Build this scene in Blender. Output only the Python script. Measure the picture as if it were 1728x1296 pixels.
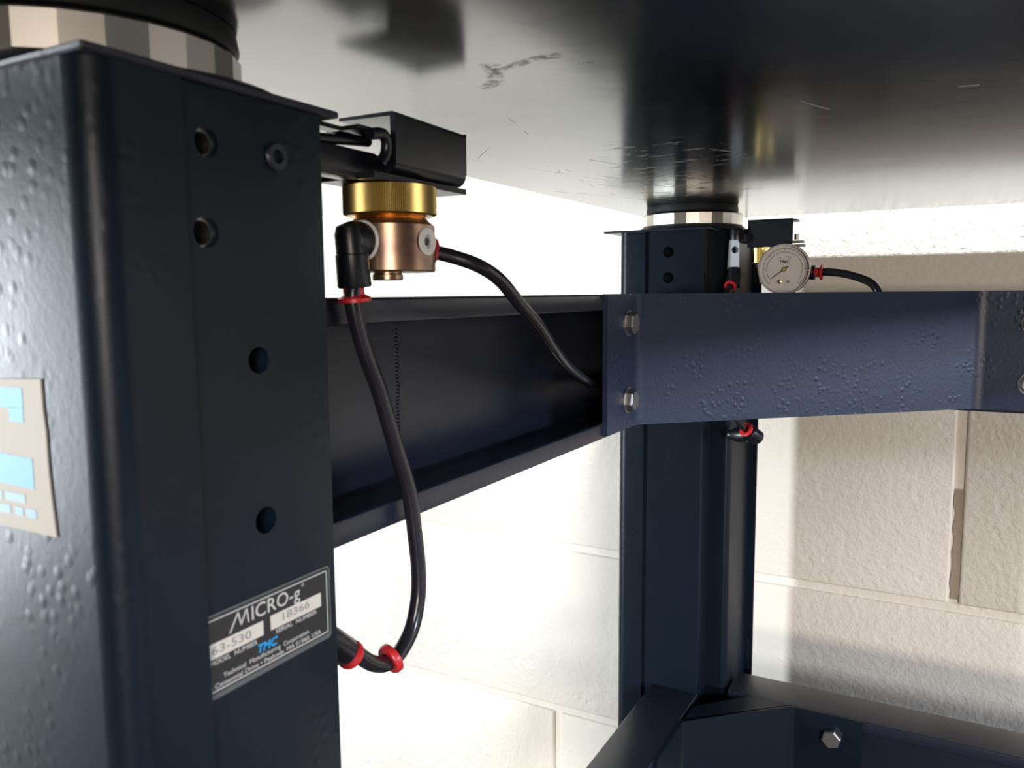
import bpy, bmesh, math, random
from mathutils import Vector, Matrix
PI = math.pi
for o in list(bpy.data.objects): bpy.data.objects.remove(o)
sc = bpy.context.scene
C = sc.collection

# ------------------------------------------------------------ camera (eye at the origin, X right, Y away, Z up; metres)
cam = bpy.data.cameras.new('camera'); co = bpy.data.objects.new('camera', cam); C.objects.link(co)
cam.sensor_width = 36.0; cam.lens = 28.44; cam.clip_start = 0.005; cam.clip_end = 60
co.matrix_world = Matrix(((0.8748, -0.0463, 0.4823, 0), (0.4845, 0.1006, -0.8690, 0), (-0.0083, 0.9938, 0.1105, 0), (0, 0, 0, 1)))
cam.dof.use_dof = True; cam.dof.focus_distance = 0.50; cam.dof.aperture_fstop = 22
sc.camera = co
sc.view_settings.view_transform = 'Standard'; sc.view_settings.look = 'None'
sc.view_settings.gamma = 1; sc.view_settings.use_curve_mapping = False
sc.view_settings.exposure = 0.0

# ------------------------------------------------------------ light
w = bpy.data.worlds.new('room_light'); sc.world = w; w.use_nodes = True
w.node_tree.nodes['Background'].inputs[0].default_value = (1.0, 0.80, 0.58, 1)
w.node_tree.nodes['Background'].inputs[1].default_value = 0.12
def area(name, loc, target, sx, sy, power, col):
    l = bpy.data.lights.new(name, 'AREA'); l.shape = 'RECTANGLE'; l.size = sx; l.size_y = sy
    l.energy = power; l.color = col
    o = bpy.data.objects.new(name, l); C.objects.link(o); o.location = loc
    o.rotation_euler = (Vector(target)-Vector(loc)).to_track_quat('-Z', 'Y').to_euler(); return o
area('ceiling_lamp_light', (0.32, 0.47, 1.95), (0.32, 0.47, 0), 0.30, 0.02, 210, (0.88, 0.95, 1.0))     # over the table
area('left_window_light', (-2.60, -1.12, -0.27), (-0.3, 0.9, -0.05), 0.12, 1.10, 98, (0.87, 0.95, 1.0))    # daylight from the left
area('front_window_light', (2.9, -4.4, 1.45), (0, 0.6, -0.1), 1.3, 0.7, 150, (0.97, 0.95, 0.97))          # far side of the room behind the camera
area('low_warm_light', (2.7, -4.1, 0.02), (0, 0.6, -0.02), 1.6, 0.5, 112, (1.0, 0.88, 0.78))              # warm light of the room, low down
area('right_window_light', (4.2, -0.25, 0.50), (0, 0.6, -0.05), 1.4, 0.16, 110, (0.72, 0.82, 1.0))       # low blue daylight from the right

# ------------------------------------------------------------ materials
def mat(name, col=(.5, .5, .5), rough=.5, metal=0.0, spec=.5):
    m = bpy.data.materials.new(name); m.use_nodes = True
    b = m.node_tree.nodes['Principled BSDF']
    b.inputs['Base Color'].default_value = (*col, 1); b.inputs['Roughness'].default_value = rough
    b.inputs['Metallic'].default_value = metal; b.inputs['Specular IOR Level'].default_value = spec
    return m
def nodes(m): return m.node_tree.nodes, m.node_tree.links, m.node_tree.nodes['Principled BSDF']
def math_n(m, op, a, b=None, clamp=False):
    n = m.node_tree.nodes.new('ShaderNodeMath'); n.operation = op; n.use_clamp = clamp
    for i, x in enumerate((a, b)):
        if x is None: continue
        if isinstance(x, (int, float)): n.inputs[i].default_value = x
        else: m.node_tree.links.new(x, n.inputs[i])
    return n.outputs[0]
def noise(m, scale, detail=3, rough=.5, vec=None):
    n = m.node_tree.nodes.new('ShaderNodeTexNoise'); n.inputs['Scale'].default_value = scale
    n.inputs['Detail'].default_value = detail; n.inputs['Roughness'].default_value = rough
    if vec is None:
        g = m.node_tree.nodes.new('ShaderNodeNewGeometry'); vec = g.outputs['Position']
    m.node_tree.links.new(vec, n.inputs['Vector']); return n.outputs['Fac']
def ramp(m, fac, stops):
    n = m.node_tree.nodes.new('ShaderNodeValToRGB'); e = n.color_ramp.elements
    e[0].position, e[0].color = stops[0][0], (*stops[0][1], 1); e[1].position, e[1].color = stops[-1][0], (*stops[-1][1], 1)
    for p, c in stops[1:-1]:
        x = e.new(p); x.color = (*c, 1)
    m.node_tree.links.new(fac, n.inputs[0]); return n.outputs[0]
def bump(m, h, strength, dist):
    n = m.node_tree.nodes.new('ShaderNodeBump'); n.inputs['Strength'].default_value = strength; n.inputs['Distance'].default_value = dist
    m.node_tree.links.new(h, n.inputs['Height']); m.node_tree.links.new(n.outputs[0], nodes(m)[2].inputs['Normal'])

def paint(name, col, rough, pimples, fine=.25, spec=.42):
    m = mat(name, col, rough, 0, spec); N, Lk, b = nodes(m)
    v = N.new('ShaderNodeTexVoronoi'); v.inputs['Scale'].default_value = 210
    g = N.new('ShaderNodeNewGeometry'); Lk.new(g.outputs['Position'], v.inputs['Vector'])
    blob = ramp(m, v.outputs['Distance'], [(0.0, (1,)*3), (0.45, (0,)*3)])
    mask = ramp(m, noise(m, 38, 3), [(0.46, (0,)*3), (0.62, (1,)*3)])
    f = noise(m, 420, 2)
    h = math_n(m, 'ADD', math_n(m, 'MULTIPLY', math_n(m, 'MULTIPLY', blob, mask), pimples), math_n(m, 'MULTIPLY', f, fine))
    bump(m, h, .6, .0006)
    r = ramp(m, noise(m, 60, 4), [(0.3, (rough-.02,)*3), (0.7, (rough+.03,)*3)]); Lk.new(r, b.inputs['Roughness'])
    return m
M = {}
M['frame'] = paint('black_blue_powder_coat', (.005, .010, .017), .34, .30, .12, .17)
M['frame_in'] = paint('black_blue_powder_coat_smooth', (.010, .013, .026), .33, .15, .12, .5)
M['brace'] = paint('black_blue_powder_coat_pimpled', (.013, .026, .062), .42, .85)
M['dark'] = mat('black_plastic', (.006, .007, .011), .33, 0, .4)
M['rubber'] = mat('black_rubber', (.006, .007, .008), .6, 0, .25)
M['hose'] = mat('black_hose', (.014, .013, .018), .22)
M['red'] = mat('red_plastic', (.55, .02, .025), .35)
M['steel'] = mat('machined_steel', (.66, .63, .57), .32, 1.0)
M['zinc'] = mat('zinc_plated_steel', (.48, .46, .45), .38, 1.0)
M['white'] = mat('white_washer', (.75, .76, .74), .45)
M['print_white'] = mat('label_print_silver', (.55, .54, .50), .4)
M['print_box'] = mat('label_box_cream', (.62, .58, .50), .45)
M['print_grey'] = mat('stamped_digits', (.22, .21, .19), .5)
M['print_blue'] = mat('label_blue', (.01, .30, .68), .4)
M['cyan'] = mat('sticker_cyan', (.008, .25, .56), .5)
M['cyan_pale'] = mat('sticker_pale_cyan', (.15, .29, .42), .5)
M['paper'] = mat('sticker_paper', (.37, .32, .255), .6)
M['plate'] = mat('nameplate_black', (.012, .012, .015), .35)
M['plate_rim'] = mat('nameplate_clear_rim', (.09, .10, .105), .4)
M['dial'] = mat('dial_grey', (.78, .75, .73), .5)
M['ink'] = mat('dial_ink', (.04, .04, .05), .6)
M['dial_blue'] = mat('dial_blue_print', (.05, .09, .22), .6)
M['gold'] = mat('pale_brass', (.78, .62, .32), .3, 1.0)
# brass with vertical knurl
m = mat('knurled_brass', (.48, .37, .14), .33, 1.0); M['brass'] = m
m = mat('bronze_body', (.34, .22, .16), .30, .9); N, Lk, b = nodes(m); M['bronze'] = m
Lk.new(ramp(m, noise(m, 90, 4), [(.35, (.24, .15, .13)), (.65, (.42, .28, .17))]), b.inputs['Base Color'])
m = mat('copper_thread', (.85, .45, .15), .25, 1.0); M['copper'] = m
M['strip'] = mat('pale_bracket_strip', (.50, .54, .60), .4, .3)
m = mat('gauge_glass'); N, Lk, b = nodes(m); M['glass'] = m
tr = N.new('ShaderNodeBsdfTransparent'); gl = N.new('ShaderNodeBsdfGlossy'); gl.inputs['Roughness'].default_value = .04
fr = N.new('ShaderNodeFresnel'); fr.inputs['IOR'].default_value = 1.5; ms = N.new('ShaderNodeMixShader')
Lk.new(math_n(m, 'MULTIPLY', fr.outputs[0], 1.6, True), ms.inputs[0]); Lk.new(tr.outputs[0], ms.inputs[1]); Lk.new(gl.outputs[0], ms.inputs[2])
Lk.new(ms.outputs[0], N['Material Output'].inputs['Surface'])

# painted concrete block
def block_mat(name, col, col2, b1, b2):
    m = mat(name, col, .6, 0, .3); N, Lk, b = nodes(m)
    Lk.new(ramp(m, noise(m, 5, 4), [(.3, col), (.7, col2)]), b.inputs['Base Color'])
    n1 = noise(m, 85, 5, .6); n2 = noise(m, 170, 4, .6)
    v = N.new('ShaderNodeTexVoronoi'); v.inputs['Scale'].default_value = 75; g = N.new('ShaderNodeNewGeometry'); Lk.new(g.outputs['Position'], v.inputs['Vector'])
    pit = ramp(m, v.outputs['Distance'], [(.05, (0,)*3), (.30, (1,)*3)])
    pm = ramp(m, noise(m, 18, 3), [(.52, (1,)*3), (.70, (0,)*3)])
    pit2 = math_n(m, 'MAXIMUM', pit, pm)
    h = math_n(m, 'ADD', math_n(m, 'ADD', math_n(m, 'MULTIPLY', n1, b1), math_n(m, 'MULTIPLY', n2, b2)), math_n(m, 'MULTIPLY', pit2, .35))
    bump(m, h, .42, .0040); return m
M['block'] = block_mat('painted_concrete_block', (.80, .745, .655), (.86, .805, .72), .8, .25)
M['mortar'] = block_mat('painted_mortar', (.80, .745, .66), (.84, .79, .715), .3, .2)
M['oldmortar'] = mat('bare_brown_mortar', (.36, .30, .22), .9)
m = mat('grey_floor_paint', (.30, .28, .25), .5); N, Lk, b = nodes(m); M['floor'] = m
Lk.new(ramp(m, noise(m, 8, 5), [(.3, (.05, .045, .04)), (.7, (.08, .07, .06))]), b.inputs['Base Color'])

# steel underside of the table: brushed, stained and scratched
m = mat('glossy_black_painted_steel', (.62, .64, .66), .16, 1.0); N, Lk, b = nodes(m); M['table'] = m
g = N.new('ShaderNodeNewGeometry'); sep = N.new('ShaderNodeSeparateXYZ'); Lk.new(g.outputs['Position'], sep.inputs[0])
flat = N.new('ShaderNodeCombineXYZ'); Lk.new(sep.outputs[0], flat.inputs[0]); Lk.new(sep.outputs[1], flat.inputs[1])
P = flat.outputs[0]
def vm(op, a, b_=None):
    n = N.new('ShaderNodeVectorMath'); n.operation = op
    for i, x in enumerate((a, b_)):
        if x is None: continue
        if isinstance(x, tuple): n.inputs[i].default_value = x
        else: Lk.new(x, n.inputs[i])
    return n
nz = N.new('ShaderNodeTexNoise'); nz.inputs['Scale'].default_value = 45; nz.inputs['Detail'].default_value = 5; Lk.new(P, nz.inputs['Vector'])
wob = vm('SCALE', vm('SUBTRACT', nz.outputs['Color'], (.5, .5, .5)).outputs[0]); wob.inputs['Scale'].default_value = .010
PW = vm('ADD', P, wob.outputs[0]).outputs[0]
nz3 = N.new('ShaderNodeTexNoise'); nz3.inputs['Scale'].default_value = 14; Lk.new(P, nz3.inputs['Vector'])
wb3 = vm('SCALE', vm('SUBTRACT', nz3.outputs['Color'], (.5, .5, .5)).outputs[0]); wb3.inputs['Scale'].default_value = .008
PS = vm('ADD', P, wb3.outputs[0]).outputs[0]
def seg(a, c, wd, src):
    ax, ay = a; dx, dy = c[0]-ax, c[1]-ay; L2 = dx*dx+dy*dy
    pa = vm('SUBTRACT', src, (ax, ay, 0)).outputs[0]
    dt = vm('DOT_PRODUCT', pa, (dx/L2, dy/L2, 0)).outputs['Value']
    t = math_n(m, 'MAXIMUM', math_n(m, 'MINIMUM', dt, 1.0), 0.0)
    pr = vm('SCALE', (dx, dy, 0)); Lk.new(t, pr.inputs['Scale'])
    dd = vm('DISTANCE', pa, pr.outputs[0]).outputs['Value']
    return math_n(m, 'SUBTRACT', 1.0, math_n(m, 'DIVIDE', dd, wd), True)
SCR = [((-.2689, .4247), (-.232, .56), .0006), ((-.236, .50), (-.20, .64), .0006), ((-.235, .4533), (-.262, .66), .0005),
       ((-.205, .47), (-.17, .60), .0007), ((-.144, .4404), (-.118, .50), .0009), ((-.245, .58), (-.20, .72), .0006),
       ((-.066, .3756), (-.057, .40), .0008), ((-.235, .40), (-.262, .43), .0006), ((.02, .39), (.045, .388), .0007), ((-.005, .385), (0, .386), .0016),
       ((-.29, .60), (-.21, .80), .0007), ((-.21, .66), (-.13, .70), .0008), ((-.22, .60), (-.15, .64), .0007), ((-.155, .50), (-.10, .53), .0006),
       ((-.125, .62), (-.08, .60), .0007), ((-.19, .34), (-.20, .38), .0006), ((-.24, .35), (-.222, .34), .0006)]
acc = None
for a, c, wd in SCR:
    s = seg(a, c, wd, PS); acc = s if acc is None else math_n(m, 'MAXIMUM', acc, s)
scr = math_n(m, 'MULTIPLY', acc, 2.2, True)
ST = [((-.158, .275), (-.153, .262), .0050), ((-.150, .2665), (-.140, .263), .0035), ((-.134, .262), (-.127, .262), .0042), ((-.170, .2885), (-.162, .281), .004),
      ((-.1335, .268), (-.130, .272), .002), ((-.122, .274), (-.120, .275), .0025), ((-.155, .47), (-.20, .64), .050), ((-.215, .70), (-.16, .68), .028)]
acc = None
for a, c, wd in ST[:6]:
    s = seg(a, c, wd, PW); acc = s if acc is None else math_n(m, 'MAXIMUM', acc, s)
brk = N.new('ShaderNodeTexNoise'); brk.inputs['Scale'].default_value = 260; brk.inputs['Detail'].default_value = 6; brk.inputs['Roughness'].default_value = .7; Lk.new(P, brk.inputs['Vector'])
st = math_n(m, 'MULTIPLY', math_n(m, 'MULTIPLY', acc, 1.5, True), ramp(m, brk.outputs['Fac'], [(.42, (.08,)*3), (.60, (1,)*3)]), True)
acc = None
for a, c, wd in ST[6:]:
    s = seg(a, c, wd, PW); acc = s if acc is None else math_n(m, 'MAXIMUM', acc, s)
# fine worn flecks spread over the sheet, denser near the rear isolator
fl = N.new('ShaderNodeTexNoise'); fl.inputs['Scale'].default_value = 1; fl.inputs['Detail'].default_value = 6; fl.inputs['Roughness'].default_value = .65
mp = N.new('ShaderNodeMapping'); mp.inputs['Scale'].default_value = (45, 110, 1); mp.inputs['Rotation'].default_value = (0, 0, .25); Lk.new(P, mp.inputs[0]); Lk.new(mp.outputs[0], fl.inputs['Vector'])
fleck = math_n(m, 'MULTIPLY', ramp(m, fl.outputs['Fac'], [(.56, (0,)*3), (.66, (1,)*3)]), math_n(m, 'ADD', math_n(m, 'MULTIPLY', acc, 1.3, True), .04), True)
wear = math_n(m, 'MAXIMUM', math_n(m, 'MAXIMUM', scr, fleck), 0.0)
mx = N.new('ShaderNodeMix'); mx.data_type = 'RGBA'; mx.inputs['A'].default_value = (.008, .011, .013, 1); mx.inputs['B'].default_value = (.30, .28, .22, 1); Lk.new(st, mx.inputs['Factor'])
mx2 = N.new('ShaderNodeMix'); mx2.data_type = 'RGBA'; mx2.inputs['B'].default_value = (.42, .40, .36, 1); Lk.new(wear, mx2.inputs['Factor']); Lk.new(mx.outputs['Result'], mx2.inputs['A'])
Lk.new(mx2.outputs['Result'], b.inputs['Base Color'])
b.inputs['Metallic'].default_value = 0; b.inputs['IOR'].default_value = 2.15
Lk.new(math_n(m, 'ADD', .17, math_n(m, 'MULTIPLY', math_n(m, 'MAXIMUM', wear, st), .4)), b.inputs['Roughness'])
nb = N.new('ShaderNodeTexNoise'); nb.inputs['Scale'].default_value = 22; nb.inputs['Detail'].default_value = 3; Lk.new(P, nb.inputs['Vector'])
bump(m, nb.outputs['Fac'], .25, .0006)

# ------------------------------------------------------------ mesh helpers
def obj(name, bm, m, parent=None, smooth=None, **props):
    me = bpy.data.meshes.new(name); bm.normal_update(); bm.to_mesh(me); bm.free()
    for x in (m if isinstance(m, (list, tuple)) else [m]): me.materials.append(x)
    if smooth is not None:
        for p in me.polygons: p.use_smooth = True
        me.set_sharp_from_angle(angle=math.radians(smooth))
    o = bpy.data.objects.new(name, me); C.objects.link(o)
    if parent: o.parent = parent
    for k, v in props.items(): o[k] = v
    return o
def empty(name, loc=(0, 0, 0), rz=0, parent=None, **props):
    o = bpy.data.objects.new(name, None); C.objects.link(o); o.location = loc; o.rotation_euler = (0, 0, rz)
    o.empty_display_size = .02
    if parent: o.parent = parent
    for k, v in props.items(): o[k] = v
    return o
def box(bm, x0, x1, y0, y1, z0, z1, bev=0, seg_=2, mi=0):
    r = bmesh.ops.create_cube(bm, size=1); vs = r['verts']
    for v in vs:
        v.co = Vector(((x0+x1)/2+v.co.x*(x1-x0), (y0+y1)/2+v.co.y*(y1-y0), (z0+z1)/2+v.co.z*(z1-z0)))
    fs = list({f for v in vs for f in v.link_faces})
    for f in fs: f.material_index = mi
    if bev:
        es = list({e for v in vs for e in v.link_edges})
        bmesh.ops.bevel(bm, geom=es, offset=bev, segments=seg_, affect='EDGES', profile=.5)
    return bm
def basis(d):
    d = Vector(d).normalized(); a = Vector((0, 0, 1)) if abs(d.z) < .9 else Vector((1, 0, 0))
    x = a.cross(d).normalized(); return x, d.cross(x), d
def lathe(bm, o, d, prof, n=32, mi=0, cap=True, phase=0.0, rad=None):
    """prof: (distance along d, radius) pairs"""
    x, y, z = basis(d); o = Vector(o); rings = []
    for t, r in prof:
        rings.append([bm.verts.new(o+z*t+(x*math.cos(phase+2*PI*i/n)+y*math.sin(phase+2*PI*i/n))*r*(rad(i, n) if rad else 1)) for i in range(n)])
    fs = []
    for a, c in zip(rings, rings[1:]):
        for i in range(n): fs.append(bm.faces.new((a[i], a[(i+1) % n], c[(i+1) % n], c[i])))
    if cap:
        fs.append(bm.faces.new(rings[0][::-1])); fs.append(bm.faces.new(rings[-1]))
    for f in fs: f.material_index = mi
    return bm
def ringbm(bm, o, d, r_out, r_in, h, n=32, mi=0, bev=0):
    e = bev
    prof = [(0, r_in), (0, r_out-e), (e, r_out), (h-e, r_out), (h, r_out-e), (h, r_in), (0, r_in)] if e else [(0, r_in), (0, r_out), (h, r_out), (h, r_in), (0, r_in)]
    return lathe(bm, o, d, prof, n, mi, cap=False)
def tube(bm, pts, r, n=14, sub=8, mi=0, taper=None):
    pts = [Vector(p) for p in pts]; sm = []
    for i in range(len(pts)-1):
        p0 = pts[max(i-1, 0)]; p1 = pts[i]; p2 = pts[i+1]; p3 = pts[min(i+2, len(pts)-1)]
        for k in range(sub):
            t = k/sub
            sm.append(.5*((2*p1)+(-p0+p2)*t+(2*p0-5*p1+4*p2-p3)*t*t+(-p0+3*p1-3*p2+p3)*t**3))
    sm.append(pts[-1]); rings = []; prev = None
    for i, p in enumerate(sm):
        d = (sm[min(i+1, len(sm)-1)]-sm[max(i-1, 0)]).normalized()
        if prev is None: x = basis(d)[0]
        else: x = (prev-d*prev.dot(d)).normalized()
        prev = x; y = d.cross(x)
        rings.append([bm.verts.new(p+(x*math.cos(2*PI*k/n)+y*math.sin(2*PI*k/n))*r) for k in range(n)])
    for a, c in zip(rings, rings[1:]):
        for k in range(n): bm.faces.new((a[k], a[(k+1) % n], c[(k+1) % n], c[k])).material_index = mi
    bm.faces.new(rings[0][::-1]); bm.faces.new(rings[-1]); return bm
def prism(bm, poly, f, a, c, mi=0):
    """poly: 2D points; f(u, v, t) -> 3D; extruded t from a to c"""
    A = [bm.verts.new(f(u, v, a)) for u, v in poly]; B = [bm.verts.new(f(u, v, c)) for u, v in poly]; n = len(poly)
    fs = [bm.faces.new((A[i], A[(i+1) % n], B[(i+1) % n], B[i])) for i in range(n)]
    fs += [bm.faces.new(A[::-1]), bm.faces.new(B)]
    for q in fs: q.material_index = mi
    bmesh.ops.recalc_face_normals(bm, faces=fs); return bm
def quad(bm, pts, mi=0):
    bm.faces.new([bm.verts.new(p) for p in pts]).material_index = mi
def arc(cx, cy, r, a0, a1, n=6): return [(cx+r*math.cos(a0+(a1-a0)*i/n), cy+r*math.sin(a0+(a1-a0)*i/n)) for i in range(n+1)]
def cut_holes(bm, cutters):
    """subtract cylinders (origin, direction, radius, length, n) from the mesh in bm"""
    me = bpy.data.meshes.new('t'); bm.to_mesh(me); bm.free(); a = bpy.data.objects.new('t', me); C.objects.link(a)
    cb = bmesh.new()
    for o, d, r, L, n in cutters: lathe(cb, o, d, [(0, r), (L, r)], n)
    bmesh.ops.recalc_face_normals(cb, faces=cb.faces[:])
    mc = bpy.data.meshes.new('c'); cb.to_mesh(mc); cb.free(); c = bpy.data.objects.new('c', mc); C.objects.link(c)
    md = a.modifiers.new('b', 'BOOLEAN'); md.object = c; md.operation = 'DIFFERENCE'; md.solver = 'EXACT'
    dg = bpy.context.evaluated_depsgraph_get(); ev = a.evaluated_get(dg); r = bmesh.new(); r.from_mesh(ev.to_mesh()); ev.to_mesh_clear()
    bpy.data.objects.remove(a); bpy.data.objects.remove(c); bpy.data.meshes.remove(me); bpy.data.meshes.remove(mc)
    return r
def text(bm, s, f, u0, v0, height, width=None, mi=0, shear=0.0, bold=0.0):
    """lettering: cap height `height`, stretched to `width`, placed by f(u, v)"""
    cu = bpy.data.curves.new('t', 'FONT'); cu.body = s; cu.size = 1; cu.shear = shear; cu.offset = bold; cu.resolution_u = 3
    o = bpy.data.objects.new('t', cu); C.objects.link(o); dg = bpy.context.evaluated_depsgraph_get(); ev = o.evaluated_get(dg); me = ev.to_mesh()
    vs = [v.co.copy() for v in me.vertices]
    if vs:
        xmin = min(v.x for v in vs); xmax = max(v.x for v in vs); k = height/.70; kx = (width/(xmax-xmin)) if width else k
        nv = [bm.verts.new(f(u0+(v.x-xmin)*kx, v0+v.y*k)) for v in vs]
        for p in me.polygons:
            try: bm.faces.new([nv[i] for i in p.vertices]).material_index = mi
            except ValueError: pass
    ev.to_mesh_clear(); bpy.data.objects.remove(o); bpy.data.curves.remove(cu)
def hexbolt(name, o, d, r, h, m, parent, phase=0.0, washer=True, **kw):
    bm = bmesh.new()
    if washer: lathe(bm, o, d, [(-.001, r*1.15), (.0008, r*1.15)], 24)
    lathe(bm, o, d, [(0, r), (h*.82, r), (h, r*.86)], 6, phase=phase)
    bmesh.ops.recalc_face_normals(bm, faces=bm.faces[:])
    return obj(name, bm, m, parent, **kw)

# ============================================================ SETTING
FZ = -.80; WY = .94
bm = bmesh.new(); box(bm, -3.5, 3.0, -5.5, WY, FZ-.05, FZ)
obj('floor', bm, M['floor'], kind='structure')
bm = bmesh.new(); box(bm, -3.5, 3.0, WY+.0035, WY+.12, FZ-.05, 2.1)
wall = obj('wall_back', bm, M['mortar'], kind='structure')
PZ, PX, JT = .2275, .455, .0095
cache = {}
def blockmesh(wd):
    bm = bmesh.new(); w_, h_ = (wd-JT)/2, (PZ-JT)/2
    box(bm, -w_, w_, 0, .05, -h_, h_, .0028, 3); return bm
rng = random.Random(4)
def regular(x): return [x+PX*k for k in range(-6, 7)]
rows = {-3: regular(-.27), -2: regular(-.456), -1: regular(-.27), 0: [x for x in regular(-.2225) if x < -.2]+[.006]+[.461+PX*k for k in range(5)]}
for row in range(-3, 7):
    zc = -.3325+PZ*row+PZ/2
    js = rows.get(row) or regular(-.2225 if row % 2 else .005)
    for x0, x1 in zip(js, js[1:]):
        wd = round(x1-x0, 4)
        if wd not in cache:
            o = obj('concrete_block', blockmesh(wd), M['block'], wall, 60); cache[wd] = o
        else:
            o = cache[wd].copy(); C.objects.link(o)
        o.location = ((x0+x1)/2, WY+rng.uniform(-.0004, .0004), zc)
# crumbled brown patch in the upright joint to the right
bm = bmesh.new(); r2 = random.Random(9); L_ = []; R_ = []
for i in range(15):
    z = -.205-.118*i/14; L_.append((.0035+r2.uniform(-.0018, .0012), z)); R_.append((.0105+r2.uniform(-.001, .002), z))
poly = L_+R_[::-1]
prism(bm, poly, lambda u, v, t: (u, t, v), WY+.0018, WY+.006)
obj('crumbled_mortar', bm, M['oldmortar'], wall)

# ============================================================ TABLE TOP
TB = .082
bm = bmesh.new(); box(bm, -.309, .93, -.06, .92, TB, TB+.04, .0012, 2)
obj('optical_table_top', bm, M['table'], None, None, label='large steel optical table top with a scuffed mirror-like underside, carried above the frame', category='table top')

# ============================================================ FRAME
frame = empty('table_frame', (-.23, .45, FZ), label='black bolted steel support frame of posts, tie bars and corner braces under the table top', category='table frame')
FO = Vector((-.23, .45, FZ))
def fpart(name, loc=(0, 0, 0), rz=0, bm=None, m=None, smooth=None, **kw):
    o = obj(name, bm, m, frame, smooth, **kw); o.location = Vector(loc)-FO; o.rotation_euler = (0, 0, rz); return o
PT = .0565
def post(loc, rz, holes, inserts, label, cap=-.0145):
    # plan outline: dx (outward is +), dy along the drilled face
    p = [(-.105, 0)]+arc(-.0065, .009, .009, -PI/2, 0, 8)+[(.0025, .0265), (0, .0265)]+[(0, .080)]+arc(-.002, .080, .002, 0, PI/2, 3)
    p += [(-.026, .082), (-.026, .096)]+arc(-.032, .096, .006, 0, PI/2, 5)+[(-.105, .102), (-.105, .1095), (-.108, .1095), (-.108, 0)]
    bm = bmesh.new(); prism(bm, p, lambda u, v, t: (u, v, t), FZ, PT)
    bm = cut_holes(bm, [((-.009, y, z), (1, 0, 0), r, .02, 20) for y, z, r in holes])
    o = fpart('post', loc, rz, bm, M['frame'], 28, label=label)
    # top cap plate
    bm = bmesh.new(); box(bm, -.112, .0035, cap, .086, PT-.0005, PT+.0016, .0005, 1)
    lathe(bm, (-.0535, .0535, PT+.001), (0, 0, 1), [(0, .0505), (.0035, .0495), (.0048, .047)], 48)
    obj('top_cap', bm, M['frame_in'], o, 30)
    for y, z, r in inserts:
        bm = bmesh.new(); ringbm(bm, (-.0085, y, z), (1, 0, 0), r, r*.80, .0060, 20); obj('threaded_insert', bm, M['zinc'], o, 30, label='bright steel threaded insert')
    return o
HN = [(.0359, .0413, .0040), (.0344, .0173, .0043), (.0512, -.0187, .0040), (.0513, -.0669, .0041)]
near = post((-.18, .12, 0), 0, HN, HN[:2], 'near post on the left carrying the nameplate', -.001)
far = post((-.2855, .725, 0), -PI/2, [(.048, .037, .0050), (.048, .0137, .0050)], [], 'far post standing by the wall')
# socket screw in the near post (post-local coordinates)
bm = bmesh.new(); ringbm(bm, (-.001, .0611, .0409), (1, 0, 0), .0043, .0021, .0022, 24, bev=.0006); lathe(bm, (-.002, .0611, .0409), (1, 0, 0), [(0, .0022), (.0012, .0022)], 6)
obj('socket_screw', bm, M['frame_in'], near, 30)
# nameplate (flat print on a thin plate), post-local: y along, z up
F = lambda t: (lambda u, v: (t, u-.12, v))
bm = bmesh.new()
def rrect(u0, u1, v0, v1, r): return [(u0, v0)]+arc(u1-r, v0+r, r, -PI/2, 0, 4)+arc(u1-r, v1-r, r, 0, PI/2, 4)+[(u0, v1)]
prism(bm, rrect(.1468, .1978, -.1134, -.0887, .0016), lambda u, v, t: (t, u-.12, v), 0, .0003, 1)
def flatpoly(pts, t, mi):
    vs = [bm.verts.new((t, u-.12, v)) for u, v in pts]; bm.faces.new(vs).material_index = mi
flatpoly(rrect(.1468, .1972, -.1118, -.0893, .0010), .00035, 0)
for (u0, u1, v0, v1) in ((.1468, .1963, -.09045, -.0901), (.1959, .1963, -.1110, -.0901), (.1468, .1963, -.1112, -.1108)):
    flatpoly([(u0, v0), (u1, v0), (u1, v1), (u0, v1)], .0004, 2)
flatpoly([(.1468, -.1015), (.1681, -.1015), (.1681, -.0970), (.1468, -.0970)], .0004, 3)
flatpoly([(.1710, -.1013), (.1932, -.1013), (.1932, -.0967), (.1710, -.0967)], .0004, 3)
T = F(.00045); T2 = F(.0005)
# the M has a long slanting left leg
def stroke(pts, wd, mi, t=.00045):
    for (a, c) in zip(pts, pts[1:]):
        d = Vector((c[0]-a[0], c[1]-a[1])); n_ = Vector((-d.y, d.x)).normalized()*wd/2
        flatpoly([(a[0]+n_.x, a[1]+n_.y), (c[0]+n_.x, c[1]+n_.y), (c[0]-n_.x, c[1]-n_.y), (a[0]-n_.x, a[1]-n_.y)][::-1], t, mi)
stroke([(.1554, -.0962), (.1587, -.0910), (.1597, -.0952), (.1619, -.0908), (.1625, -.0953)], .00055, 2)
text(bm, 'ICRO-g', T, .1638, -.0953, .0043, .0200, 2, bold=.004)
text(bm, '®', T, .1845, -.0920, .0011, .0012, 2)
text(bm, '63-530', T2, .1487, -.1003, .0024, .0145, 4)
text(bm, '18366', T2, .1760, -.0998, .0024, .0118, 4)
text(bm, 'MODEL  NUMBER', T, .1480, -.1033, .0014, .0175, 2, bold=.008)
text(bm, 'SERIAL  NUMBER', T, .1730, -.1030, .0014, .0180, 2, bold=.008)
text(bm, 'TMC', T, .1656, -.1063, .0025, .0080, 5, shear=.25, bold=.035)
text(bm, 'Technical  Manufacturing  Corporation', T, .1524, -.1082, .0014, .0346, 2, bold=.008)
text(bm, '5 Centennial Drive • Peabody, MA 01960, USA', T, .1474, -.1103, .0014, .0452, 2, bold=.008)
obj('nameplate', bm, [M['plate'], M['plate_rim'], M['print_white'], M['print_box'], M['print_grey'], M['print_blue']], near, label='black nameplate with silver lettering')
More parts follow.
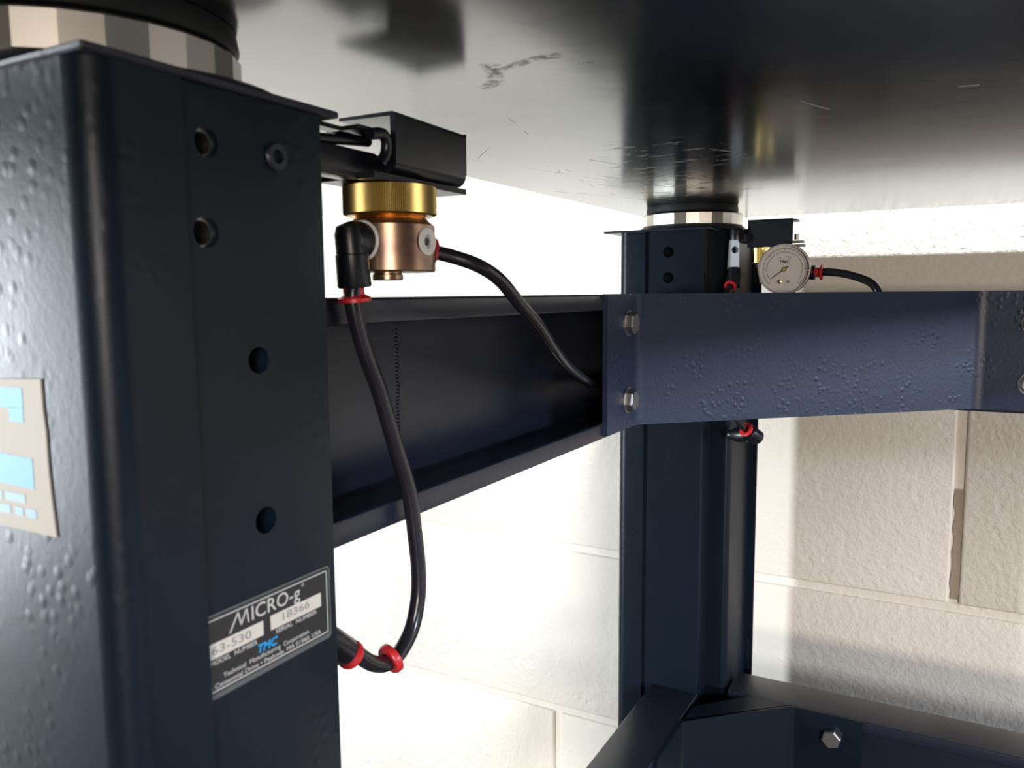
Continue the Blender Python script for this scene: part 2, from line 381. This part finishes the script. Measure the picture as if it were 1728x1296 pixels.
# sticker on the left face of the near post (faces -Y)
bm = bmesh.new()
A = lambda x, z, t=0: (x+.18, -t, z)
edge = [(-.2022, -.0203), (-.2019, -.028), (-.2016, -.034), (-.2014, -.042), (-.2010, -.050), (-.2006, -.056), (-.2002, -.0610)]
edge = [(x+random.Random(i).uniform(-.0002, .0002), z) for i, (x, z) in enumerate(edge)]
prism(bm, [(-.262, -.0225), ]+edge+[(-.262, -.0610)], lambda u, v, t: A(u, v, t), 0, .0005)
def sq(x0, x1, z0, z1, mi, t=.0006, sk=0.0):
    bm.faces.new([bm.verts.new(A(*q, t)) for q in ((x0, z0+sk), (x1, z0), (x1, z1), (x0, z1+sk))]).material_index = mi
sq(-.262, -.2104, -.0282, -.0229, 1, sk=-.001); sq(-.2168, -.2106, -.0320, -.0282, 1)
sq(-.262, -.2080, -.0493, -.0412, 1, sk=.0012)
for k, (x0, x1) in enumerate(((-.250, -.236), (-.234, -.223), (-.2215, -.2125))): sq(x0, x1, -.0535, -.0512, 2)
for k, (x0, x1) in enumerate(((-.252, -.240), (-.238, -.229), (-.2275, -.2195), (-.2175, -.2138), (-.2125, -.2080))): sq(x0, x1, -.0572, -.0548, 2)
obj('sticker', bm, [M['paper'], M['cyan'], M['cyan_pale']], near, label='beige sticker with cyan print')

# tie bars: lipped channels, open side faces +x locally, run along +y
BH, BD, LIP, TH = .0955, .045, .0105, .003
def tiebar(name, loc, rz, L, zt, label):
    o_, z1, z0 = [], zt, zt-BH
    prof = [(-BD, z0), (0, z0), (0, z0+LIP), (-TH, z0+LIP), (-TH, z0+TH), (-BD+TH, z0+TH), (-BD+TH, z1-TH), (-TH, z1-TH), (-TH, z1-LIP), (0, z1-LIP), (0, z1), (-BD, z1)]
    bm = bmesh.new(); prism(bm, prof, lambda u, v, t: (u, t, v), 0, L)
    es = [e for e in bm.edges if abs(e.verts[0].co.x-e.verts[1].co.x) < 1e-6 and abs(e.verts[0].co.z-e.verts[1].co.z) < 1e-6 and (abs(e.verts[0].co.x) < 1e-6 or abs(e.verts[0].co.x+BD) < 1e-6)]
    bmesh.ops.bevel(bm, geom=es, offset=.0012, segments=3, affect='EDGES', profile=.5)
    return fpart(name, loc, rz, bm, M['frame_in'], 30, label=label)
side_top = tiebar('tie_bar', (-.205, .203, 0), 0, .5225, -.0008, 'upper side bar running back from the near post')
side_low = tiebar('tie_bar', (-.2035, .203, 0), 0, .5225, -.380, 'lower side bar')
rear_top = tiebar('tie_bar', (-.180, .745, 0), -PI/2, .66, -.0015, 'upper rear bar at the right')
rear_low = tiebar('tie_bar', (-.180, .745, 0), -PI/2, .66, -.380, 'lower rear bar')
# weld seam on the web of the upper side bar
bm = bmesh.new(); r3 = random.Random(2)
for k in range(34):
    z = -.018-.062*k/33; lathe(bm, (-BD+TH-.0002, .123+r3.uniform(-.0004, .0004), z), (1, 0, 0), [(0, .0015), (.0006, .0012), (.0009, .0004)], 7)
obj('weld_seam', bm, M['frame_in'], side_top, 60)

# corner braces: bent plates with a top flange, tabs bolted to the bars
def brace(pts, z0, z1, label, bend=.006):
    """pts: plan polyline of the visible (camera side) face, tab - panel - tab"""
    P_ = [Vector((x, y)) for x, y in pts]; q = [P_[0]]
    for i in (1, 2):
        a, b_, c = P_[i-1], P_[i], P_[i+1]; p = b_+(a-b_).normalized()*bend; s = b_+(c-b_).normalized()*bend
        for k in range(7):
            t = k/6; q.append((1-t)**2*p+2*t*(1-t)*b_+t*t*s)
    q.append(P_[3])
    def off(d):
        out = []
        for i, p in enumerate(q):
            t = (q[min(i+1, len(q)-1)]-q[max(i-1, 0)]).normalized(); out.append(p+Vector((-t.y, t.x))*d)
        return out
    back = off(.0035)
    bm = bmesh.new(); n = len(q)
    rc = .004
    A_ = [bm.verts.new((p.x, p.y, z0)) for p in q]; B_ = [bm.verts.new((p.x, p.y, z1)) for p in q]
    A2 = [bm.verts.new((p.x, p.y, z0)) for p in back]; B2 = [bm.verts.new((p.x, p.y, z1)) for p in back]
    for i in range(n-1):
        bm.faces.new((A_[i], A_[i+1], B_[i+1], B_[i])); bm.faces.new((A2[i+1], A2[i], B2[i], B2[i+1]))
        bm.faces.new((B_[i], B_[i+1], B2[i+1], B2[i])); bm.faces.new((A_[i+1], A_[i], A2[i], A2[i+1]))
    bm.faces.new((A_[0], B_[0], B2[0], A2[0])); bm.faces.new((A_[-1], A2[-1], B2[-1], B_[-1]))
    return bm
def flange(bm, a, b_, c, d, z, th=.003):
    prism(bm, [a, b_, c, d], lambda u, v, t: (u, v, t), z-th, z)
bm = brace([(-.2020, .4935), (-.2020, .5485), (.0125, .7425), (.085, .7425)], -.0945, -.0005, '')
flange(bm, (-.2015, .5515), (-.2015, .574), (-.013, .7445), (.010, .7445), -.0015); flange(bm, (-.2015, .5515), (-.2015, .574), (-.013, .7445), (.010, .7445), -.0915)
for e in []: pass
br_top = fpart('corner_brace', FO, 0, bm, M['brace'], 40, label='upper corner brace with a pimpled blue-black face')
bm = brace([(-.2005, .600), (-.2005, .669), (-.1196, .7425), (-.0600, .7425)], -.4765, -.3795, '', .004)
flange(bm, (-.2002, .671), (-.2002, .6995), (-.158, .7445), (-.121, .7445), -.3795)
br_low = fpart('corner_brace', FO, 0, bm, M['frame'], 40, label='lower corner brace')
bx = Vector((-.2055, .5310, 0))
for z in (-.0207, -.0745): hexbolt('hex_bolt', (-.2020, .5305, z), (1, 0, 0), .0080, .0062, M['zinc'], br_top, .3)
hexbolt('hex_bolt', (.050, .7425, -.026), (0, -1, 0), .0080, .0062, M['zinc'], br_top, .3)
hexbolt('hex_bolt', (.050, .7425, -.073), (0, -1, 0), .0080, .0062, M['zinc'], br_top, .3)
hexbolt('hex_bolt', (-.0850, .7415, -.4000), (0, -1, 0), .0085, .0058, M['zinc'], br_low, .25, washer=False)
hexbolt('hex_bolt', (-.0850, .7415, -.4520), (0, -1, 0), .0085, .0058, M['zinc'], br_low, .25, washer=False)
for o in (br_top, br_low): o.location = -FO

# ============================================================ ISOLATORS
def isolator(x, y, label, rd, R=.0475, ph=.185):
    e = empty('isolator', (x, y, PT), label=label, category='vibration isolator', group='air isolators between the posts and the table top')
    bm = bmesh.new(); lathe(bm, (0, 0, .0058), (0, 0, 1), [(0, R-.0005), (.0006, R), (.0104, R), (.0112, R-.0007)], 26, phase=ph); obj('clamp_ring', bm, M['steel'], e, 8, label='polished faceted steel ring')
    bm = bmesh.new(); lathe(bm, (0, 0, .0170), (0, 0, 1), [(0, rd-.006), (.0015, rd-.001), (.0035, rd), (TB-PT-.0172, rd-.0008)], 48); obj('rubber_diaphragm', bm, M['rubber'], e, 40)
    return e
isolator(-.237, .1615, 'large blurred isolator with a faceted steel ring on top of the near post', .0445, .0450, .11)
isolator(-.2320, .7785, 'isolator with a faceted steel ring and black pad on the far post by the wall', .0435)

# ============================================================ LEVELING VALVES
def collar(name, o, d, parent, m=None, s=1.0, hr=.0033):
    """push-fit release collar: short sleeve with a wider flange"""
    bm = bmesh.new(); lathe(bm, o, d, [(0, hr), (0, .0041*s), (.0032*s, .0041*s), (.0044*s, .0064*s), (.0058*s, .0064*s), (.0060*s, .0060*s), (.0060*s, hr)], 28, cap=False)
    return obj(name, bm, m or M['red'], parent, 50, label='red release collar')
def washer(o, d, parent, r=.0052):
    bm = bmesh.new(); ringbm(bm, o, d, r, r*.52, .0012, 28, bev=.0003)
    return obj('washer', bm, M['white'], parent, 30, label='white washer')
# near valve ------------------------------------------------------------
V = Vector((-.200, .2620, 0))
v1 = empty('leveling_valve', V, label='leveling valve with knurled brass knob and bronze body, beside the near post', category='air valve')
bm = bmesh.new()
prism(bm, [(-.024, .0425), (.0385, .0425), (.0385, .0448), (-.024, .0448)], lambda u, v, t: (t, u, v), -.016, .0115)
obj('bracket_foot', bm, M['dark'], v1)
bm = bmesh.new()
pr = arc(-.009+.0, .0500, .005, PI/2*3, PI/2*3, 1)
prof = [(-.014, .0452)]+arc(.0085, .0500, .0045, -PI/2, 0, 5)+[(.0130, .0672), (.0112, .0680)]+[(.0112, .0680), (-.006, .0665), (-.014, .0660)]
prof = [(-.014, .0452)]+arc(.0085, .0497, .0045, -PI/2, 0, 5)+[(.0130, .0660)]+arc(.0115, .0665, .0015, 0, PI/2, 3)+[(-.014, .0680), (-.014, .0668), (.0105, .0664), (.0105, .0525), (-.014, .0525)]
prism(bm, prof, lambda u, v, t: (u, t, v), -.0125, .0375)
for vv in bm.verts:
    if vv.co.y > 0: vv.co.z -= .0008 if vv.co.z > .06 else 0
bmesh.ops.bevel(bm, geom=[e for e in bm.edges if all(abs(q.co.y-.0375) < 1e-5 for q in e.verts)], offset=.002, segments=3, affect='EDGES', profile=.5)
obj('bracket_block', bm, M['dark'], v1, 35)
bm = bmesh.new()     # arms reaching back to the post
box(bm, -.0045, .004, -.0590, -.012, .0425, .0532, .001, 2)
tube(bm, [(.001, -.0575, .0530), (.001, -.040, .0548), (.002, -.026, .0562), (.001, -.014, .0575)], .0019, 12)
box(bm, -.0045, .002, -.0490, -.012, .0590, .0606, .0006, 1)
box(bm, -.006, .010, -.030, -.012, .0590, .0606, .0006, 1)
tube(bm, [(.0105, -.0245, .0578), (.0108, -.0180, .0588), (.0105, -.0150, .0565), (.0100, -.0150, .0520), (.0095, -.0180, .0480)], .0022, 12)
obj('lever_arm', bm, M['dark'], v1, 40)
bm = bmesh.new(); kn = 150
lathe(bm, (0, 0, .0308), (0, 0, 1), [(0, .0172), (.0006, .0184), (.0112, .0184), (.0117, .0178)], kn*2, rad=lambda i, n: 1.0 if i % 2 else .984)
obj('knob', bm, M['brass'], v1, 25, label='knurled brass knob')
bm = bmesh.new(); lathe(bm, (0, 0, .0285), (0, 0, 1), [(0, .0140), (.0008, .0150), (.0016, .0140), (.0024, .0150)], 40); obj('copper_thread', bm, M['copper'], v1, 30, label='bright copper thread')
bm = bmesh.new()
def ports(bm, z):
    return cut_holes(bm, [((.0150, 0, z), (1, 0, 0), .0052, .01, 24), ((0, .0150, z), (0, 1, 0), .0052, .01, 24), ((0, -.0150, z), (0, -1, 0), .0052, .01, 24)])
lathe(bm, (0, 0, .0090), (0, 0, 1), [(0, .0170), (.0006, .0176), (.0180, .0176), (.0200, .0150)], 56)
bmesh.ops.recalc_face_normals(bm, faces=bm.faces[:]); bm = ports(bm, .0205)
obj('valve_body', bm, M['bronze'], v1, 30, label='brown bronze valve body')
bm = bmesh.new(); lathe(bm, (-.0012, -.001, .0058), (0, 0, 1), [(0, .0056), (.0004, .0062), (.0022, .0062), (.0026, .0056), (.0035, .0056)], 32); obj('end_stub', bm, M['bronze'], v1, 30)
for d in ((1, 0, 0), (0, -1, 0)):
    washer(Vector(d)*.0170+Vector((0, 0, .0205)), d, v1, .0054 if d[0] else .0078)
bm = bmesh.new(); ringbm(bm, (.0148, 0, .0205), (1, 0, 0), .0032, .0018, .0026, 6); lathe(bm, (.0146, 0, .0205), (1, 0, 0), [(0, .0034), (.0012, .0034)], 20)
obj('plug_screw', bm, M['zinc'], v1, 30)
bm = bmesh.new()   # elbow: out of the -Y port then down
lathe(bm, (0, -.0150, .0205), (0, -1, 0), [(0, .0045), (.0032, .0045), (.0034, .0070), (.0082, .0072), (.0106, .0066), (.0118, .0045)], 32)
lathe(bm, (.0003, -.0250, .0225), (-.0, .0020, -.0215), [(-.004, .0030), (-.003, .0050), (0, .0058), (.0070, .0058), (.0074, .0062), (.0190, .0064), (.0196, .0060)], 32)
obj('elbow_fitting', bm, M['dark'], v1, 40)
collar('release_collar', (.0004, -.0241, .0034), (0, .0020, -.0215), v1, s=.98)
bm = bmesh.new(); lathe(bm, (0, .0150, .0190), (.35, 1, -.15), [(0, .0050), (.0035, .0052)], 24); obj('side_fitting', bm, M['dark'], v1, 30)
collar('release_collar', (.0012, .0178, .0186), (.45, 1, -.2), v1, s=1.0)

# far valve --------------------------------------------------------------
v2 = empty('leveling_valve', (-.1545, .758, 0), label='small far leveling valve behind the pressure gauge, on the far post', category='air valve')
def W(x, y, z): return (x+.1545, y-.758, z)
bm = bmesh.new()
box(bm, -.171+.1545, -.1322+.1545, -.013, -.0115, .0397, .0640, .0004, 1)
box(bm, -.171+.1545, -.1322+.1545, -.013, .019, .0625, .0640, .0004, 1)
box(bm, -.1322+.1545-.0015, -.1290+.1545, -.013, .003, .0618, .0632, .0004, 1)
box(bm, -.171+.1545, -.1340+.1545, -.011, .019, .0397, .0412, .0004, 1)
obj('bracket_block', bm, M['dark'], v2, 30)
bm = bmesh.new(); box(bm, -.178+.1545, -.170+.1545, -.009, .001, .048, .0565, .0008, 1); box(bm, -.178+.1545, -.170+.1545, -.009, .003, .044, .0455, .0004, 1); obj('lever_arm', bm, M['dark'], v2)
for k, z in enumerate((.0425, .0392)):
    bm = bmesh.new(); box(bm, -.1335+.1545, -.1235+.1545+.001*k, -.009, -.003, z, z+.0022, .0004, 1); obj('clip_plate', bm, M['zinc'], v2)
bm = bmesh.new(); lathe(bm, W(-.1300, .752, .0455), (0, 0, 1), [(0, .0022), (.005, .0022)], 6); obj('cap_screw', bm, M['zinc'], v2)
bm = bmesh.new(); lathe(bm, (0, 0, .0262), (0, 0, 1), [(0, .0140), (.0132, .0142)], 200, rad=lambda i, n: 1.0 if i % 2 else .984); obj('knob', bm, M['brass'], v2, 25, label='brass knob')
bm = bmesh.new(); lathe(bm, (0, 0, .0075), (0, 0, 1), [(0, .0125), (.0175, .0132)], 40); obj('valve_body', bm, M['bronze'], v2, 30)
bm = bmesh.new()
lathe(bm, W(-.1165, .740, .0163), (1, 0, 0), [(0, .0062), (.0045, .0062)], 24); lathe(bm, W(-.150, .752, .0163), (1, -.33, 0), [(0, .0045), (.034, .0045)], 16)
obj('side_fitting', bm, M['dark'], v2, 30)
collar('release_collar', W(-.1118, .740, .0163), (1, 0, 0), v2, s=1.0)

# pale strip and elbow on the far post
v3 = empty('air_inlet_fitting', (-.182, .742, 0), label='pale steel strip with a hole and black elbow on the corner of the far post', category='air fitting')
bm = bmesh.new(); p = [(-.0055, .0205), (.0050, .0205), (.0048, .0440), (.0030, .0480), (-.0010, .0490), (-.0042, .0468)]
prism(bm, p, lambda u, v, t: (u, t, v), -.0015, 0); bm = cut_holes(bm, [((.0012, -.01, .0378), (0, 1, 0), .0031, .02, 24)])
obj('mounting_strip', bm, M['strip'], v3, label='pale steel strip')
bm = bmesh.new(); lathe(bm, (.0016, .001, .0465), (0, 0, 1), [(0, .0058), (.0085, .0060), (.0105, .0050)], 24); box(bm, .004, .012, -.001, .003, .044, .052, .001, 1); obj('end_cap', bm, M['dark'], v3, 30)
bm = bmesh.new(); lathe(bm, (.0012, -.001, .0210), (0, -.30, -1), [(0, .0058), (.0165, .0062)], 24); obj('elbow_fitting', bm, M['dark'], v3, 30)
collar('release_collar', (.0002, -.0065, .0080), (-.08, -.9, -.6), v3, s=.85)

# gauge --------------------------------------------------------------------
G = Vector((-.1355, .7300, .0194)); gd = Vector((.12, -1, 0)).normalized()
gx = Vector((-gd.y, gd.x, 0)); gz = Vector((0, 0, 1)); GR = .0218
g = empty('pressure_gauge', G, label='round dial pressure gauge with clear glass in front of the far valve', category='gauge')
bm = bmesh.new(); lathe(bm, -gd*.012, gd, [(0, GR*.80), (0, GR*.93), (.001, GR*.96), (.0105, GR*.96), (.011, GR), (.0158, GR), (.0168, GR*.975), (.0168, GR*.93), (.0125, GR*.93)], 72, cap=False)
lathe(bm, -gd*.012, gd, [(0, GR*.9), (.001, GR*.9)], 40)
obj('gauge_case', bm, M['zinc'], g, 30, label='grey metal case')
bm = bmesh.new(); GT = .0006
FF = lambda u, v: gx*u+gz*v+gd*GT
vs = [bm.verts.new(gx*math.cos(a)*GR*.93+gz*math.sin(a)*GR*.93+gd*.0003) for a in [2*PI*i/64 for i in range(64)]]; bm.faces.new(vs)
def gq(pts, mi, t=GT): bm.faces.new([bm.verts.new(gx*u+gz*v+gd*t) for u, v in pts]).material_index = mi
def garc(r, wd, a0, a1, n, mi):
    for i in range(n):
        x0, x1 = a0+(a1-a0)*i/n, a0+(a1-a0)*(i+1)/n
        gq([((r-wd)*math.cos(x0), (r-wd)*math.sin(x0)), (r*math.cos(x0), r*math.sin(x0)), (r*math.cos(x1), r*math.sin(x1)), ((r-wd)*math.cos(x1), (r-wd)*math.sin(x1))], mi)
garc(.0148, .00035, -.7, PI+.7, 60, 1)
for k in range(61):
    a = PI*1.25-PI*1.5*k/60; L_ = .0022 if k % 10 == 0 else .0011; w_ = .00028
    c, s = math.cos(a), math.sin(a); gq([((.0182-L_)*c-s*w_, (.0182-L_)*s+c*w_), ((.0182-L_)*c+s*w_, (.0182-L_)*s-c*w_), (.0182*c+s*w_, .0182*s-c*w_), (.0182*c-s*w_, .0182*s+c*w_)], 1)
text(bm, 'TMC', FF, -.0042, .0052, .0026, .0086, 2, shear=.2, bold=.03)
text(bm, '10', FF, -.0050, .0094, .0013, .0022, 2); text(bm, '15', FF, .0030, .0094, .0013, .0022, 2)
obj('dial_face', bm, [M['dial'], M['ink'], M['dial_blue']], g)
bm = bmesh.new(); a = -2.5; c, s = math.cos(a), math.sin(a)
pts = [(-s*.0006-c*.004, c*.0006-s*.004), (s*.0006-c*.004, -c*.0006-s*.004), (s*.0002+c*.0135, -c*.0002+s*.0135), (-s*.0002+c*.0135, c*.0002+s*.0135)]
prism(bm, pts, lambda u, v, t: gx*u+gz*v+gd*t, .0014, .0017); obj('needle', bm, M['ink'], g)
bm = bmesh.new(); lathe(bm, gd*.0004, gd, [(0, .0021), (.0016, .0021), (.0022, .0013)], 8); obj('pivot', bm, M['gold'], g, label='pale brass pivot')
for u, v, r in ((-.0035, -.0106, .0020), (.0035, -.0106, .0012)):
    bm = bmesh.new(); lathe(bm, gx*u+gz*v+gd*.0004, gd, [(0, r), (.0008, r), (.0012, r*.6)], 16); obj('dial_screw', bm, M['gold'], g, 40, label='small bright screw')
bm = bmesh.new(); lathe(bm, gd*.0032, gd, [(0, GR*.93), (.0008, GR*.93)], 64); obj('gauge_glass', bm, M['glass'], g, 20)
bm = bmesh.new(); lathe(bm, -gd*.011+Vector((-.012, 0, -.0045)), (0, 1, 0), [(0, .0058), (.014, .0058)], 6); obj('gauge_stem', bm, M['bronze'], g)

# ============================================================ HOSES
def hose(name, pts, r, label, sub=8, n=18):
    o = Vector(pts[0]); bm = bmesh.new(); tube(bm, [Vector(p)-o for p in pts], r, n, sub)
    ob = obj(name, bm, M['hose'], None, 60, label=label, category='air hose'); ob.location = o; return ob
k = 1.0474
H1 = [(.2266, .0028), (.2264, -.0045), (.2316, -.0197), (.2396, -.0358), (.2478, -.0563), (.2567, -.0782), (.2600, -.0962), (.2619, -.1116), (.2611, -.1239), (.2566, -.1349), (.2483, -.1416), (.2406, -.1430), (.2316, -.1395), (.2232, -.1326), (.2170, -.1265)]
H1 = [(-.199, y*k, z*k) for y, z in H1]
h1 = hose('air_hose', H1, .0033, 'black hose hanging in a long loop from the near valve down beside the near post')
bm = bmesh.new(); c0 = Vector((-.199, .2425*k, -.1420*k)); dd = Vector((.25, 1, .35)).normalized()
lathe(bm, c0-Vector(H1[0])-dd*.0018, dd, [(0, .0034), (0, .0058), (.0010, .0064), (.0028, .0064), (.0036, .0052), (.0036, .0034), (0, .0034)], 32, cap=False); obj('loose_ring', bm, M['red'], h1, 50, label='red ring slid onto the hose')
# fitting at the end of that loop, screwed into the side of the near post
e = empty('push_fitting', (-.1995, .2090, -.1190), label='black push-in fitting with a red collar low on the side of the near post', category='air fitting')
dq = Vector((0, .75, -.66)).normalized()
bm = bmesh.new(); lathe(bm, (0, 0, 0), dq, [(0, .0052), (.010, .0056), (.0232, .0056), (.0245, .0050)], 32); obj('fitting_body', bm, M['dark'], e, 40)
collar('release_collar', dq*.0230, dq, e, s=.88)
H2 = [(-.1975, .2800, .0187), (-.1885, .2880, .0160), (-.1799, .2960, .0120), (-.1761, .3070, .0062), (-.1741, .3190, -.0030), (-.1746, .3386, -.0136), (-.1777, .3639, -.0278), (-.1856, .3983, -.0399), (-.1985, .4471, -.0516), (-.2175, .5055, -.0612), (-.232, .58, -.068), (-.238, .66, -.07)]
hose('air_hose', H2, .0030, 'black hose curving right from the near valve into the upper side bar')
H3 = [(-.1075, .740, .0163), (-.1000, .7395, .0163), (-.0866, .739, .0143), (-.0701, .738, .0085), (-.0630, .737, .0020), (-.0600, .735, -.0060), (-.060, .732, -.02), (-.065, .728, -.05), (-.080, .724, -.07)]
hose('air_hose', H3, .0033, 'black hose arching right from the pressure gauge and dropping behind the brace')
H4 = [(-.1825, .7330, .0050), (-.184, .726, -.004), (-.185, .716, -.02), (-.184, .708, -.045), (-.180, .706, -.075), (-.1725, .708, -.100), (-.168, .711, -.112), (-.1640, .716, -.1190)]
hose('air_hose', H4, .0031, 'dark grey hose on the far post, its end showing just below the upper brace')
e = empty('push_fitting', (-.1600, .722, -.1235), label='black push-in fitting with a red collar under the upper brace by the far post', category='air fitting')
dn = Vector((-.40, -.75, .50)).normalized()
bm = bmesh.new(); lathe(bm, -dn*.012, dn, [(0, .0068), (.012, .0070), (.0135, .0060)], 28)
lathe(bm, (-.004, .008, -.004), (-1, .25, -.1), [(0, .0070), (.010, .0070), (.014, .0045), (.017, .0045)], 24); obj('fitting_body', bm, M['dark'], e, 40)
collar('release_collar', (0, 0, 0), dn, e, s=1.0)
